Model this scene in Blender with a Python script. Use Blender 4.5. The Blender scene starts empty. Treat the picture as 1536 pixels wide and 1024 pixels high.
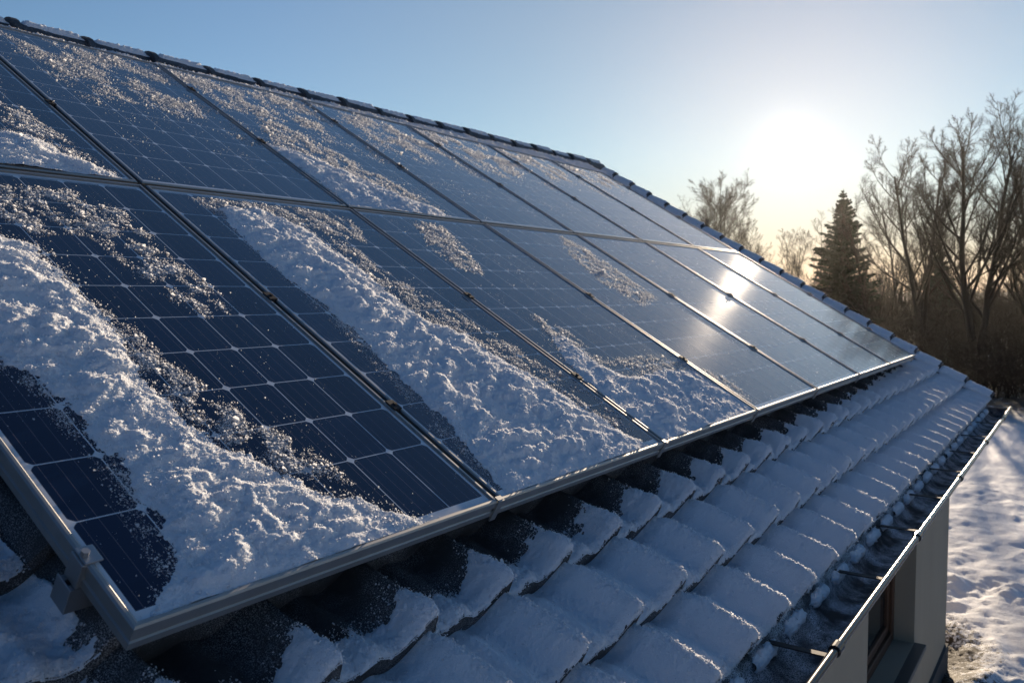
import bpy, math, random
import numpy as np
from mathutils import Matrix, Vector

# ------------------------------------------------------------------ camera, sky, sun
SC = bpy.context.scene
COL = SC.collection
F_PX, PITCH, YAW, SLOPE = 1273.79, 0.0574573, 0.6003249, 0.5341116
CAM_Z = 3.1
PO = np.array([0.7383, 1.2208, CAM_Z - 0.52395])          # lower left corner of the panel array
HV = np.array([1.0, 0, 0])
UV = np.array([0, math.cos(SLOPE), math.sin(SLOPE)])
NV = np.array([0, -math.sin(SLOPE), math.cos(SLOPE)])

cam = bpy.data.cameras.new('camera'); camo = bpy.data.objects.new('camera', cam); COL.objects.link(camo)
camo.location = (0, 0, CAM_Z)
camo.rotation_euler = (math.pi/2 - PITCH, 0, YAW - math.pi/2)
cam.sensor_width = 36; cam.lens = F_PX/1536*36
cam.clip_start = 0.05; cam.clip_end = 4000
cam.dof.use_dof = True; cam.dof.focus_distance = 2.5; cam.dof.aperture_fstop = 6.3
SC.camera = camo

SUN_EL, SUN_AZ = math.radians(11.2), math.radians(13.7)     # azimuth from +X towards +Y
SUN_DIR = Vector((math.cos(SUN_AZ)*math.cos(SUN_EL), math.sin(SUN_AZ)*math.cos(SUN_EL), math.sin(SUN_EL)))
sl = bpy.data.lights.new('sun', 'SUN'); slo = bpy.data.objects.new('sun', sl); COL.objects.link(slo)
sl.energy = 5.0; sl.angle = math.radians(0.53); sl.color = (1.0, 0.80, 0.58)
slo.rotation_euler = SUN_DIR.to_track_quat('Z', 'Y').to_euler()
slo.location = (0, 0, 30)

W = bpy.data.worlds.new('World'); SC.world = W; W.use_nodes = True
nt = W.node_tree; nt.nodes.clear()
def N(nt, t, **kw):
    n = nt.nodes.new(t)
    for k, v in kw.items():
        if k.startswith('_'): n.inputs[int(k[1:])].default_value = v
        else: setattr(n, k, v)
    return n
sky = N(nt, 'ShaderNodeTexSky'); sky.sky_type = 'NISHITA'; sky.sun_disc = False
sky.sun_elevation = SUN_EL; sky.sun_rotation = math.pi/2 - SUN_AZ
sky.air_density = 1.0; sky.dust_density = 0.0; sky.ozone_density = 3.0; sky.altitude = 300
bg = N(nt, 'ShaderNodeBackground'); bg.inputs[1].default_value = 0.073
tc = N(nt, 'ShaderNodeTexCoord')
dp = N(nt, 'ShaderNodeVectorMath', operation='DOT_PRODUCT'); dp.inputs[1].default_value = Vector((math.cos(math.radians(16.5))*math.cos(math.radians(9.1)), math.sin(math.radians(16.5))*math.cos(math.radians(9.1)), math.sin(math.radians(9.1))))
nt.links.new(tc.outputs['Generated'], dp.inputs[0])
mx = N(nt, 'ShaderNodeMath', operation='MAXIMUM', _1=0.0); nt.links.new(dp.outputs['Value'], mx.inputs[0])
dk = N(nt, 'ShaderNodeMapRange'); dk.interpolation_type = 'SMOOTHSTEP'          # clear winter sky: deep away from the sun
dk.inputs[1].default_value = -0.25; dk.inputs[2].default_value = 0.78; dk.inputs[3].default_value = 0.0; dk.inputs[4].default_value = 1.0
nt.links.new(dp.outputs['Value'], dk.inputs[0])
dm_ = N(nt, 'ShaderNodeMix', data_type='RGBA'); dm_.inputs[6].default_value = (0.36, 0.50, 0.66, 1); dm_.inputs[7].default_value = (1, 1, 1, 1); nt.links.new(dk.outputs[0], dm_.inputs[0])
sd_ = N(nt, 'ShaderNodeVectorMath', operation='MULTIPLY'); nt.links.new(sky.outputs[0], sd_.inputs[0]); nt.links.new(dm_.outputs[2], sd_.inputs[1])
w2 = N(nt, 'ShaderNodeMapRange'); w2.interpolation_type = 'SMOOTHSTEP'; w2.inputs[1].default_value = 0.80; w2.inputs[2].default_value = 0.985; nt.links.new(dp.outputs['Value'], w2.inputs[0])
wm = N(nt, 'ShaderNodeMix', data_type='RGBA'); wm.inputs[6].default_value = (1, 1, 1, 1); wm.inputs[7].default_value = (0.97, 0.95, 0.885, 1); nt.links.new(w2.outputs[0], wm.inputs[0])
se_ = N(nt, 'ShaderNodeVectorMath', operation='MULTIPLY'); nt.links.new(sd_.outputs[0], se_.inputs[0]); nt.links.new(wm.outputs[2], se_.inputs[1])
acc = se_.outputs[0]
sz_ = N(nt, 'ShaderNodeSeparateXYZ'); nt.links.new(tc.outputs['Generated'], sz_.inputs[0])
el_ = N(nt, 'ShaderNodeMapRange'); el_.interpolation_type = 'SMOOTHSTEP'          # the pale glow hugs the thicker air near the horizon
el_.inputs[1].default_value = 0.28; el_.inputs[2].default_value = 0.62; el_.inputs[3].default_value = 1.0; el_.inputs[4].default_value = 0.0
nt.links.new(sz_.outputs[2], el_.inputs[0])
hz_ = N(nt, 'ShaderNodeMapRange'); hz_.interpolation_type = 'SMOOTHSTEP'
hz_.inputs[1].default_value = -0.02; hz_.inputs[2].default_value = 0.17; hz_.inputs[3].default_value = 0.0; hz_.inputs[4].default_value = 1.0
nt.links.new(sz_.outputs[2], hz_.inputs[0])
hx_ = N(nt, 'ShaderNodeMix', data_type='RGBA'); hx_.inputs[6].default_value = (0.50, 0.36, 0.45, 1); hx_.inputs[7].default_value = (1, 1, 1, 1); nt.links.new(hz_.outputs[0], hx_.inputs[0])
hs_ = N(nt, 'ShaderNodeVectorMath', operation='MULTIPLY'); nt.links.new(acc, hs_.inputs[0]); nt.links.new(hx_.outputs[2], hs_.inputs[1]); acc = hs_.outputs[0]
for pw, amp, colr in ((8, 1.5, (1.0, 0.66, 0.22)), (60, 2.1, (1.0, 0.54, 0.24)), (1200, 1.6, (1.0, 0.90, 0.78)), (5000, 5.0, (1.0, 0.95, 0.85))):
    p = N(nt, 'ShaderNodeMath', operation='POWER', _1=float(pw)); nt.links.new(mx.outputs[0], p.inputs[0])
    m = N(nt, 'ShaderNodeVectorMath', operation='SCALE'); m.inputs[0].default_value = [c*amp for c in colr]
    nt.links.new(p.outputs[0], m.inputs['Scale'])
    if pw < 100:
        m2 = N(nt, 'ShaderNodeVectorMath', operation='SCALE'); nt.links.new(m.outputs[0], m2.inputs[0]); nt.links.new(el_.outputs[0], m2.inputs['Scale']); m = m2
    a = N(nt, 'ShaderNodeVectorMath', operation='ADD'); nt.links.new(acc, a.inputs[0]); nt.links.new(m.outputs[0], a.inputs[1])
    acc = a.outputs[0]
nt.links.new(acc, bg.inputs[0])
wo = N(nt, 'ShaderNodeOutputWorld'); nt.links.new(bg.outputs[0], wo.inputs[0])

SC.view_settings.view_transform = 'Standard'; SC.view_settings.look = 'None'
SC.view_settings.gamma = 1.0; SC.view_settings.exposure = 0.77
SC.cycles.use_denoising = True
SC.cycles.max_bounces = 6; SC.cycles.diffuse_bounces = 3; SC.cycles.glossy_bounces = 3; SC.cycles.transmission_bounces = 3
SC.cycles.volume_bounces = 0; SC.cycles.caustics_reflective = False; SC.cycles.caustics_refractive = False

# ------------------------------------------------------------------ helpers
rng = np.random.default_rng(7)
random.seed(7)

def ray(px, py):
    a = (px-768)/F_PX; b = -(py-512)/F_PX
    fw = math.cos(PITCH)+b*math.sin(PITCH); up = -math.sin(PITCH)+b*math.cos(PITCH)
    return np.array([fw*math.cos(YAW)+a*math.sin(YAW), fw*math.sin(YAW)-a*math.cos(YAW), up])
CAM = np.array([0, 0, CAM_Z])
def on_roof(px, py, off=0.0):
    """point of the photograph -> (h, u) on the plane of the panels"""
    d = ray(px, py); t = (NV@(PO-CAM)+off)/(NV@d); q = CAM+d*t-PO-NV*off
    return (q[0], q@UV)
def ground_at(px, D):
    d = ray(px, 432); return (d[0]*D, d[1]*D)
RM = Matrix(((1, 0, 0, PO[0]), (0, UV[1], NV[1], PO[1]), (0, UV[2], NV[2], PO[2]), (0, 0, 0, 1)))   # (h,u,n) -> world
def to_world(P):
    P = np.asarray(P); return PO+P[:, :1]*HV+P[:, 1:2]*UV+P[:, 2:3]*NV

def link(o, parent=None):
    COL.objects.link(o)
    if parent is not None: o.parent = parent
    return o
def mk(name, V, F, mat, parent=None, smooth=True):
    V = np.asarray(V, np.float32); F = np.asarray(F, np.int32)
    me = bpy.data.meshes.new(name); k = F.shape[1]
    me.vertices.add(len(V)); me.vertices.foreach_set('co', V.ravel())
    me.loops.add(F.size); me.loops.foreach_set('vertex_index', F.ravel())
    me.polygons.add(len(F)); me.polygons.foreach_set('loop_start', np.arange(0, F.size, k, dtype=np.int32))
    me.polygons.foreach_set('use_smooth', np.full(len(F), smooth))
    me.update(calc_edges=True); me.validate()
    if mat: me.materials.append(mat)
    return link(bpy.data.objects.new(name, me), parent)
def empty(name, loc=(0, 0, 0), rot=(0, 0, 0)):
    o = bpy.data.objects.new(name, None); o.location = loc; o.rotation_euler = rot; o.empty_display_size = 0.1
    return link(o)
def tag(o, label=None, cat=None, group=None, kind=None):
    for k, v in (('label', label), ('category', cat), ('group', group), ('kind', kind)):
        if v: o[k] = v
    return o

class MB:
    """collects quads / polygons and links them as one mesh"""
    def __init__(s): s.v = []; s.f = []
    def add(s, vs, fs):
        o = len(s.v); s.v += [tuple(map(float, p)) for p in vs]; s.f += [tuple(i+o for i in f) for f in fs]; return s
    def box(s, a, b, M=None):
        (x0, y0, z0), (x1, y1, z1) = a, b
        vs = [(x0,y0,z0),(x1,y0,z0),(x1,y1,z0),(x0,y1,z0),(x0,y0,z1),(x1,y0,z1),(x1,y1,z1),(x0,y1,z1)]
        if M is not None: vs = [tuple(M@Vector(v)) for v in vs]
        return s.add(vs, [(3,2,1,0),(4,5,6,7),(0,1,5,4),(1,2,6,5),(2,3,7,6),(3,0,4,7)])
    def prism(s, prof, axis, a, b, closed=True, caps=True):
        """2-D profile extruded along an axis (0=x): prof gives the other two coordinates in order"""
        n = len(prof)
        def P(p, t):
            q = list(p); q.insert(axis, t); return tuple(q)
        vs = [P(p, a) for p in prof]+[P(p, b) for p in prof]
        fs = [(i, (i+1) % n, n+(i+1) % n, n+i) for i in range(n if closed else n-1)]
        if caps: fs += [tuple(range(n))[::-1], tuple(range(n, 2*n))]
        return s.add(vs, fs)
    def tube(s, pts, rads, k=8, caps=True):
        pts = [Vector(p) for p in pts]; o = len(s.v); n = len(pts)
        for i, p in enumerate(pts):
            t = (pts[min(i+1, n-1)]-pts[max(i-1, 0)]).normalized()
            a = t.orthogonal().normalized() if i == 0 else (a-t*a.dot(t)).normalized()
            b = t.cross(a)
            for j in range(k):
                an = 2*math.pi*j/k
                s.v.append(tuple(p+(a*math.cos(an)+b*math.sin(an))*rads[i]))
        for i in range(n-1):
            for j in range(k):
                s.f.append((o+i*k+j, o+i*k+(j+1) % k, o+(i+1)*k+(j+1) % k, o+(i+1)*k+j))
        if caps:
            s.f.append(tuple(o+j for j in range(k))[::-1]); s.f.append(tuple(o+(n-1)*k+j for j in range(k)))
        return s
    def build(s, name, mat, parent=None, bevel=0.0, smooth=False):
        me = bpy.data.meshes.new(name); me.from_pydata(s.v, [], s.f); me.update()
        me.materials.append(mat)
        if smooth: me.polygons.foreach_set('use_smooth', [True]*len(me.polygons))
        o = link(bpy.data.objects.new(name, me), parent)
        if bevel:
            m = o.modifiers.new('bevel', 'BEVEL'); m.width = bevel; m.segments = 2; m.limit_method = 'ANGLE'; m.angle_limit = math.radians(40)
        return o

# ---- noise
_perm = np.random.default_rng(3).permutation(512)
_perm = np.concatenate([_perm, _perm, _perm])
def perlin(x, y, seed=0):
    x = np.asarray(x, float)+seed*17.31; y = np.asarray(y, float)+seed*9.77
    xi = np.floor(x).astype(int); yi = np.floor(y).astype(int); xf = x-xi; yf = y-yi
    u = xf*xf*xf*(xf*(xf*6-15)+10); v = yf*yf*yf*(yf*(yf*6-15)+10)
    def g(a, b, dx, dy):
        h = _perm[(_perm[a & 511]+b) & 511]*(2*math.pi/512)
        return np.cos(h)*dx+np.sin(h)*dy
    a = g(xi, yi, xf, yf); b = g(xi+1, yi, xf-1, yf); c = g(xi, yi+1, xf, yf-1); d = g(xi+1, yi+1, xf-1, yf-1)
    return ((a+u*(b-a))+v*((c+u*(d-c))-(a+u*(b-a))))*1.5
def fbm(x, y, seed=0, octv=4, gain=0.5):
    r = 0; am = 1; f = 1; t = 0
    for i in range(octv):
        r = r+am*perlin(x*f, y*f, seed+i*5); t += am; am *= gain; f *= 2.07
    return r/t
def billow(x, y, seed=0, octv=3, gain=0.5):
    r = 0; am = 1; f = 1; t = 0
    for i in range(octv):
        r = r+am*(1-2*np.abs(perlin(x*f, y*f, seed+i*5))); t += am; am *= gain; f *= 2.1
    return -r/t
def smooth(a, b, x):
    t = np.clip((x-a)/(b-a), 0, 1); return t*t*(3-2*t)
def poly_sd(poly, X, Y):
    """signed distance to a polygon, positive inside"""
    P = np.asarray(poly, float); d = np.full(X.shape, 1e9); ins = np.zeros(X.shape, bool); n = len(P)
    for i in range(n):
        ax, ay = P[i]; bx, by = P[(i+1) % n]; ex, ey = bx-ax, by-ay
        t = np.clip(((X-ax)*ex+(Y-ay)*ey)/(ex*ex+ey*ey+1e-12), 0, 1)
        d = np.minimum(d, (X-ax-t*ex)**2+(Y-ay-t*ey)**2)
        c = ((ay > Y) != (by > Y)) & (X < (bx-ax)*(Y-ay)/(by-ay+1e-12)+ax)
        ins ^= c
    d = np.sqrt(d); return np.where(ins, d, -d)
def grid_faces(nx, ny, keep=None):
    i = np.arange((nx-1)*(ny-1)); r = i//(ny-1); c = i % (ny-1); a = r*ny+c
    F = np.stack([a, a+ny, a+ny+1, a+1], 1)
    return F if keep is None else F[keep.ravel()]
def compact(V, F):
    used = np.unique(F); m = np.full(len(V), -1); m[used] = np.arange(len(used)); return V[used], m[F]
_t = (1+5**.5)/2
ICO_V = np.array([(-1,_t,0),(1,_t,0),(-1,-_t,0),(1,-_t,0),(0,-1,_t),(0,1,_t),(0,-1,-_t),(0,1,-_t),(_t,0,-1),(_t,0,1),(-_t,0,-1),(-_t,0,1)])/1.9
ICO_F = np.array([(0,11,5),(0,5,1),(0,1,7),(0,7,10),(0,10,11),(1,5,9),(5,11,4),(11,10,2),(10,7,6),(7,1,8),(3,9,4),(3,4,2),(3,2,6),(3,6,8),(3,8,9),(4,9,5),(2,4,11),(6,2,10),(8,6,7),(9,8,1)])
OCT_V = np.array([(1,0,0),(-1,0,0),(0,1,0),(0,-1,0),(0,0,1),(0,0,-1)], float)
OCT_F = np.array([(0,2,4),(2,1,4),(1,3,4),(3,0,4),(2,0,5),(1,2,5),(3,1,5),(0,3,5)])
_h = [(math.cos(a), math.sin(a), 0.0) for a in np.arange(6)*math.pi/3]
FLK_V = np.array(_h+[(x, 0.0, y) for x, y, z in _h], float); FLK_F = np.array([(0,1,2),(0,2,3),(0,3,4),(0,4,5),(6,7,8),(6,8,9),(6,9,10),(6,10,11)])
def flakes(P, R):
    """open clusters of two crossed thin crystals at points P, randomly turned"""
    n = len(P); q = rng.normal(0, 1, (n, 4)); q /= np.linalg.norm(q, axis=1)[:, None]; w, x, y, z = q.T
    Rm = np.stack([1-2*(y*y+z*z), 2*(x*y-z*w), 2*(x*z+y*w), 2*(x*y+z*w), 1-2*(x*x+z*z), 2*(y*z-x*w), 2*(x*z-y*w), 2*(y*z+x*w), 1-2*(x*x+y*y)], 1).reshape(n, 3, 3)
    J = FLK_V[None]*rng.uniform(0.55, 1.3, (n, 12, 1))
    V = np.einsum('nij,nkj->nki', Rm, J)*np.asarray(R)[:, None, None]+np.asarray(P)[:, None, :]
    return V.reshape(-1, 3), (FLK_F[None]+(np.arange(n)*12)[:, None, None]).reshape(-1, 3)
def grains(P, R, flat=0.8, shape='ico'):
    """small irregular lumps at points P with radii R -> vertices, triangles"""
    bv, bf = (ICO_V, ICO_F) if shape == 'ico' else (OCT_V, OCT_F)
    n = len(P); a = rng.uniform(0, 2*math.pi, n); ca, sa = np.cos(a), np.sin(a)
    J = bv[None]*rng.uniform(0.6, 1.35, (n, len(bv), 1))*np.array([1, 1, flat])*rng.uniform(0.7, 1.4, (n, 1, 3))
    x = J[..., 0]*ca[:, None]-J[..., 1]*sa[:, None]; y = J[..., 0]*sa[:, None]+J[..., 1]*ca[:, None]
    V = np.stack([x, y, J[..., 2]], 2)*np.asarray(R)[:, None, None]+np.asarray(P)[:, None, :]
    F = bf[None]+(np.arange(n)*len(bv))[:, None, None]
    return V.reshape(-1, 3), F.reshape(-1, 3)
def quads_to_tris(F): return np.concatenate([F[:, [0, 1, 2]], F[:, [0, 2, 3]]])
def merge(parts):
    V = []; F = []; o = 0
    for v, f in parts:
        if f.shape[1] == 4: f = quads_to_tris(f)
        V.append(v); F.append(f+o); o += len(v)
    return np.concatenate(V), np.concatenate(F)

# ------------------------------------------------------------------ materials
def mat(name):
    m = bpy.data.materials.new(name); m.use_nodes = True; nt = m.node_tree
    return m, nt, nt.nodes['Principled BSDF']
def lk(nt, a, b): nt.links.new(a, b)
def mth(nt, op, a, b=None, clamp=False):
    n = nt.nodes.new('ShaderNodeMath'); n.operation = op; n.use_clamp = clamp
    for i, v in enumerate((a, b)):
        if v is None: continue
        if isinstance(v, (int, float)): n.inputs[i].default_value = v
        else: nt.links.new(v, n.inputs[i])
    return n.outputs[0]
def mixc(nt, f, a, b):
    n = nt.nodes.new('ShaderNodeMix'); n.data_type = 'RGBA'
    for s, v in ((n.inputs[0], f), (n.inputs[6], a), (n.inputs[7], b)):
        if isinstance(v, (int, float)): s.default_value = v
        elif isinstance(v, tuple): s.default_value = (*v, 1) if len(v) == 3 else v
        else: nt.links.new(v, s)
    return n.outputs[2]
def noise(nt, scale, detail=3, rough=0.5, vec=None, dim='3D'):
    n = nt.nodes.new('ShaderNodeTexNoise'); n.inputs['Scale'].default_value = scale
    n.inputs['Detail'].default_value = detail; n.inputs['Roughness'].default_value = rough
    if vec is not None: nt.links.new(vec, n.inputs['Vector'])
    return n.outputs['Fac']
def ramp(nt, v, a, b):
    n = nt.nodes.new('ShaderNodeMapRange'); n.interpolation_type = 'SMOOTHSTEP'
    n.inputs[1].default_value = a; n.inputs[2].default_value = b; nt.links.new(v, n.inputs[0]); return n.outputs[0]
def bump(nt, h, strength, dist, bsdf):
    b = nt.nodes.new('ShaderNodeBump'); b.inputs['Strength'].default_value = strength; b.inputs['Distance'].default_value = dist
    nt.links.new(h, b.inputs['Height']); nt.links.new(b.outputs[0], bsdf.inputs['Normal'])
def objc(nt): return nt.nodes.new('ShaderNodeTexCoord').outputs['Object']
def mapv(nt, v, sc):
    n = nt.nodes.new('ShaderNodeVectorMath'); n.operation = 'MULTIPLY'; n.inputs[1].default_value = sc; nt.links.new(v, n.inputs[0]); return n.outputs[0]

def snow_mat(name, gs=300.0, dist=0.004, strength=0.7):
    m, nt, b = mat(name); v = objc(nt)
    n1 = noise(nt, gs, 3, 0.65, v); n2 = noise(nt, 12, 2, 0.5, v)
    lk(nt, mixc(nt, n2, (0.80, 0.83, 0.87), (0.86, 0.87, 0.89)), b.inputs['Base Color'])
    b.inputs['Roughness'].default_value = 0.9; b.inputs['Specular IOR Level'].default_value = 0.03
    b.inputs['Subsurface Weight'].default_value = 0.7; b.inputs['Subsurface Radius'].default_value = (1.0, 0.92, 0.85); b.inputs['Subsurface Scale'].default_value = 0.0045
    bump(nt, n1, strength, dist, b); return m
M = {}
M['snow'] = snow_mat('snow')
def flake_mat():
    m = bpy.data.materials.new('snow_crystals'); m.use_nodes = True; nt = m.node_tree; nt.nodes.remove(nt.nodes['Principled BSDF'])
    d = nt.nodes.new('ShaderNodeBsdfDiffuse'); t = nt.nodes.new('ShaderNodeBsdfTranslucent'); x = nt.nodes.new('ShaderNodeMixShader'); x.inputs[0].default_value = 0.5
    for n in (d, t): n.inputs[0].default_value = (0.88, 0.89, 0.91, 1)
    nt.links.new(d.outputs[0], x.inputs[1]); nt.links.new(t.outputs[0], x.inputs[2]); nt.links.new(x.outputs[0], nt.nodes['Material Output'].inputs[0]); return m
M['frost'] = flake_mat()
def two_mats(o, n_first):
    """faces after the first n_first take the crystal material"""
    o.data.materials.append(M['frost']); mi = np.zeros(len(o.data.polygons), np.int32); mi[n_first:] = 1
    o.data.polygons.foreach_set('material_index', mi); o.data.update()
def frosted(name, base, rough, speck, scale=420, lo=0.5, hi=0.62, metal=0.0, bscale=60):
    """dark surface with a dusting of frost grains"""
    m, nt, b = mat(name); v = objc(nt)
    fine = noise(nt, scale, 2, 0.6, v); big = noise(nt, 7, 3, 0.6, v)
    f = mth(nt, 'MULTIPLY', ramp(nt, fine, lo, hi), mth(nt, 'MULTIPLY', ramp(nt, big, 0.35, 0.7), speck))
    c2 = mixc(nt, noise(nt, bscale, 3, 0.6, v), tuple(c*0.7 for c in base), tuple(c*1.3 for c in base))
    lk(nt, mixc(nt, f, c2, (0.8, 0.83, 0.87)), b.inputs['Base Color'])
    b.inputs['Roughness'].default_value = rough; b.inputs['Metallic'].default_value = metal
    bump(nt, fine, 0.4, 0.002, b); return m
M['tile'] = frosted('roof_tile_clay', (0.035, 0.036, 0.038), 0.75, 0.45)
M['ridge'] = frosted('ridge_tile_clay', (0.030, 0.036, 0.045), 0.6, 0.35)
M['gutter_in'] = frosted('gutter_zinc_frosted', (0.022, 0.027, 0.033), 0.9, 1.1, scale=300, lo=0.38, hi=0.58)
def metal(name, col, rough, streak=0.12, metallic=0.9):
    m, nt, b = mat(name); v = objc(nt)
    s = noise(nt, 9, 4, 0.6, mapv(nt, v, (1, 1, 1)))
    f = noise(nt, 120, 2, 0.5, v)
    lk(nt, mixc(nt, s, tuple(c*0.75 for c in col), tuple(min(1, c*1.15) for c in col)), b.inputs['Base Color'])
    lk(nt, mth(nt, 'ADD', mth(nt, 'MULTIPLY', f, streak), rough-streak/2), b.inputs['Roughness'])
    b.inputs['Metallic'].default_value = metallic
    return m
M['alu'] = metal('anodised_aluminium', (0.44, 0.43, 0.41), 0.50)
M['alu_rail'] = metal('rail_aluminium', (0.45, 0.46, 0.47), 0.5)
M['steel'] = metal('dark_steel', (0.035, 0.035, 0.037), 0.75, 0.1, 0.3)
M['zinc'] = metal('gutter_bead_zinc', (0.05, 0.049, 0.048), 0.22, 0.08, 1.0)

def plaster():
    m, nt, b = mat('wall_render'); v = objc(nt)
    a = noise(nt, 2.2, 4, 0.6, mapv(nt, v, (1, 1, 0.25))); f = noise(nt, 160, 3, 0.6, v)
    c = mixc(nt, a, (0.37, 0.315, 0.235), (0.46, 0.40, 0.305))
    lk(nt, c, b.inputs['Base Color']); b.inputs['Roughness'].default_value = 0.9; b.inputs['Specular IOR Level'].default_value = 0.2
    bump(nt, f, 0.35, 0.003, b); return m
M['wall'] = plaster()
def simple(name, col, rough, var=0.25, sc=(1, 1, 1), scale=20, spec=0.4, bstr=0.15):
    m, nt, b = mat(name); v = mapv(nt, objc(nt), sc)
    n = noise(nt, scale, 4, 0.6, v)
    lk(nt, mixc(nt, n, tuple(c*(1-var) for c in col), tuple(c*(1+var) for c in col)), b.inputs['Base Color'])
    b.inputs['Roughness'].default_value = rough; b.inputs['Specular IOR Level'].default_value = spec
    bump(nt, n, bstr, 0.004, b); return m
M['plinth'] = simple('plinth_render', (0.07, 0.075, 0.08), 0.9)
M['wood'] = simple('window_wood', (0.10, 0.048, 0.026), 0.5, 0.4, (1, 1, 0.08), 60)
M['sill'] = simple('sill_slate', (0.045, 0.055, 0.06), 0.45, 0.2)
M['soffit'] = simple('soffit_boards', (0.045, 0.042, 0.04), 0.8)
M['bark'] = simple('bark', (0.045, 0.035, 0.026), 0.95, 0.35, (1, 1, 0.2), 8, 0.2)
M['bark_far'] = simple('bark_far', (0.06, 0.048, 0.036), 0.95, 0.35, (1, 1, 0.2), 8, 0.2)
M['needles'] = simple('spruce_needles', (0.020, 0.028, 0.014), 0.9, 0.5, (1, 1, 1), 3, 0.2)
M['thicket'] = simple('thicket', (0.032, 0.026, 0.019), 0.95, 0.4, (1, 1, 1), 1.5, 0.1)
def pane_mat():
    m, nt, b = mat('window_glass'); b.inputs['Base Color'].default_value = (0.012, 0.017, 0.02, 1)
    b.inputs['Roughness'].default_value = 0.05; b.inputs['Specular IOR Level'].default_value = 0.6; return m
M['pane'] = pane_mat()

CELL_X0, CELL_W, CELL_Y0, CELL_H = 0.0225, 0.1345, 0.095, 0.1635
def cells(name, length):
    m, nt, b = mat(name); v = objc(nt)
    sp = nt.nodes.new('ShaderNodeSeparateXYZ'); lk(nt, v, sp.inputs[0]); x, y = sp.outputs[0], sp.outputs[1]
    cx = mth(nt, 'DIVIDE', mth(nt, 'SUBTRACT', x, CELL_X0), CELL_W)
    cy = mth(nt, 'DIVIDE', mth(nt, 'SUBTRACT', y, CELL_Y0), CELL_H)
    fx = mth(nt, 'FRACT', cx); fy = mth(nt, 'FRACT', cy)
    ex = mth(nt, 'MULTIPLY', mth(nt, 'MINIMUM', fx, mth(nt, 'SUBTRACT', 1.0, fx)), CELL_W)
    ey = mth(nt, 'MULTIPLY', mth(nt, 'MINIMUM', fy, mth(nt, 'SUBTRACT', 1.0, fy)), CELL_H)
    ey = mth(nt, 'ADD', ey, mth(nt, 'MULTIPLY', mth(nt, 'LESS_THAN', cy, 0.5), 0.05))      # the lowest cell is a long one
    gx = mth(nt, 'SUBTRACT', 1.0, ramp(nt, ex, 0.0008, 0.0019)); gy = mth(nt, 'SUBTRACT', 1.0, ramp(nt, ey, 0.0008, 0.0019))
    # concave star where four cut corners meet
    st = mth(nt, 'ADD', mth(nt, 'POWER', mth(nt, 'ADD', ex, 1e-5), 0.8), mth(nt, 'POWER', mth(nt, 'ADD', ey, 1e-5), 0.8))
    dm = mth(nt, 'SUBTRACT', 1.0, ramp(nt, st, 0.0330, 0.0375))
    line = mth(nt, 'MAXIMUM', mth(nt, 'MAXIMUM', gx, gy), dm)
    ox = mth(nt, 'MAXIMUM', mth(nt, 'LESS_THAN', x, CELL_X0), mth(nt, 'GREATER_THAN', x, CELL_X0+7*CELL_W))
    oy = mth(nt, 'MAXIMUM', mth(nt, 'LESS_THAN', y, 0.036), mth(nt, 'GREATER_THAN', y, length-0.03))
    line = mth(nt, 'MAXIMUM', line, mth(nt, 'MAXIMUM', ox, oy))
    fb = mth(nt, 'FRACT', mth(nt, 'MULTIPLY', fx, 4.0)); eb = mth(nt, 'MULTIPLY', mth(nt, 'ABSOLUTE', mth(nt, 'SUBTRACT', fb, 0.5)), CELL_W/4)
    bus = mth(nt, 'MULTIPLY', mth(nt, 'SUBTRACT', 1.0, ramp(nt, eb, 0.0003, 0.0009)), 0.55)
    # per-cell tone, drifting a little from cell to cell
    cb = nt.nodes.new('ShaderNodeCombineXYZ'); lk(nt, mth(nt, 'FLOOR', cx), cb.inputs[0]); lk(nt, mth(nt, 'FLOOR', cy), cb.inputs[1])
    wn = nt.nodes.new('ShaderNodeTexWhiteNoise'); lk(nt, cb.outputs[0], wn.inputs['Vector'])
    base = mixc(nt, wn.outputs['Value'], (0.0014, 0.009, 0.036), (0.0022, 0.014, 0.052))
    base = mixc(nt, bus, base, (0.26, 0.21, 0.22))
    base = mixc(nt, line, base, (0.72, 0.75, 0.78))
    # thin rime streaks down the slope, plus a pale blue painted for reflected sky
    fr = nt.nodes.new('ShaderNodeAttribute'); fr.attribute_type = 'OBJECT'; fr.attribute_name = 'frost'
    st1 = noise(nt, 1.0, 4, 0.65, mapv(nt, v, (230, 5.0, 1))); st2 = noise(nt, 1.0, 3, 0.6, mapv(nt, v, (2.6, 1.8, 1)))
    rime_sky = mth(nt, 'ADD', 0.25, mth(nt, 'MULTIPLY', mth(nt, 'MULTIPLY', ramp(nt, st1, 0.48, 0.8), ramp(nt, st2, 0.3, 0.75)), 0.75))
    base = mixc(nt, mth(nt, 'MULTIPLY', rime_sky, fr.outputs['Fac']), base, (0.46, 0.66, 0.92))
    lk(nt, base, b.inputs['Base Color'])
    lk(nt, mth(nt, 'ADD', mth(nt, 'MULTIPLY', rime_sky, 0.08), 0.045), b.inputs['Roughness'])
    b.inputs['IOR'].default_value = 1.32
    b.inputs['Coat Weight'].default_value = 0.6; b.inputs['Coat Roughness'].default_value = 0.045; b.inputs['Coat IOR'].default_value = 1.30
    bn = nt.nodes.new('ShaderNodeBump'); bn.inputs['Strength'].default_value = 0.12; bn.inputs['Distance'].default_value = 0.001
    lk(nt, st1, bn.inputs['Height']); lk(nt, bn.outputs[0], b.inputs['Normal'])
    return m

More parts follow.
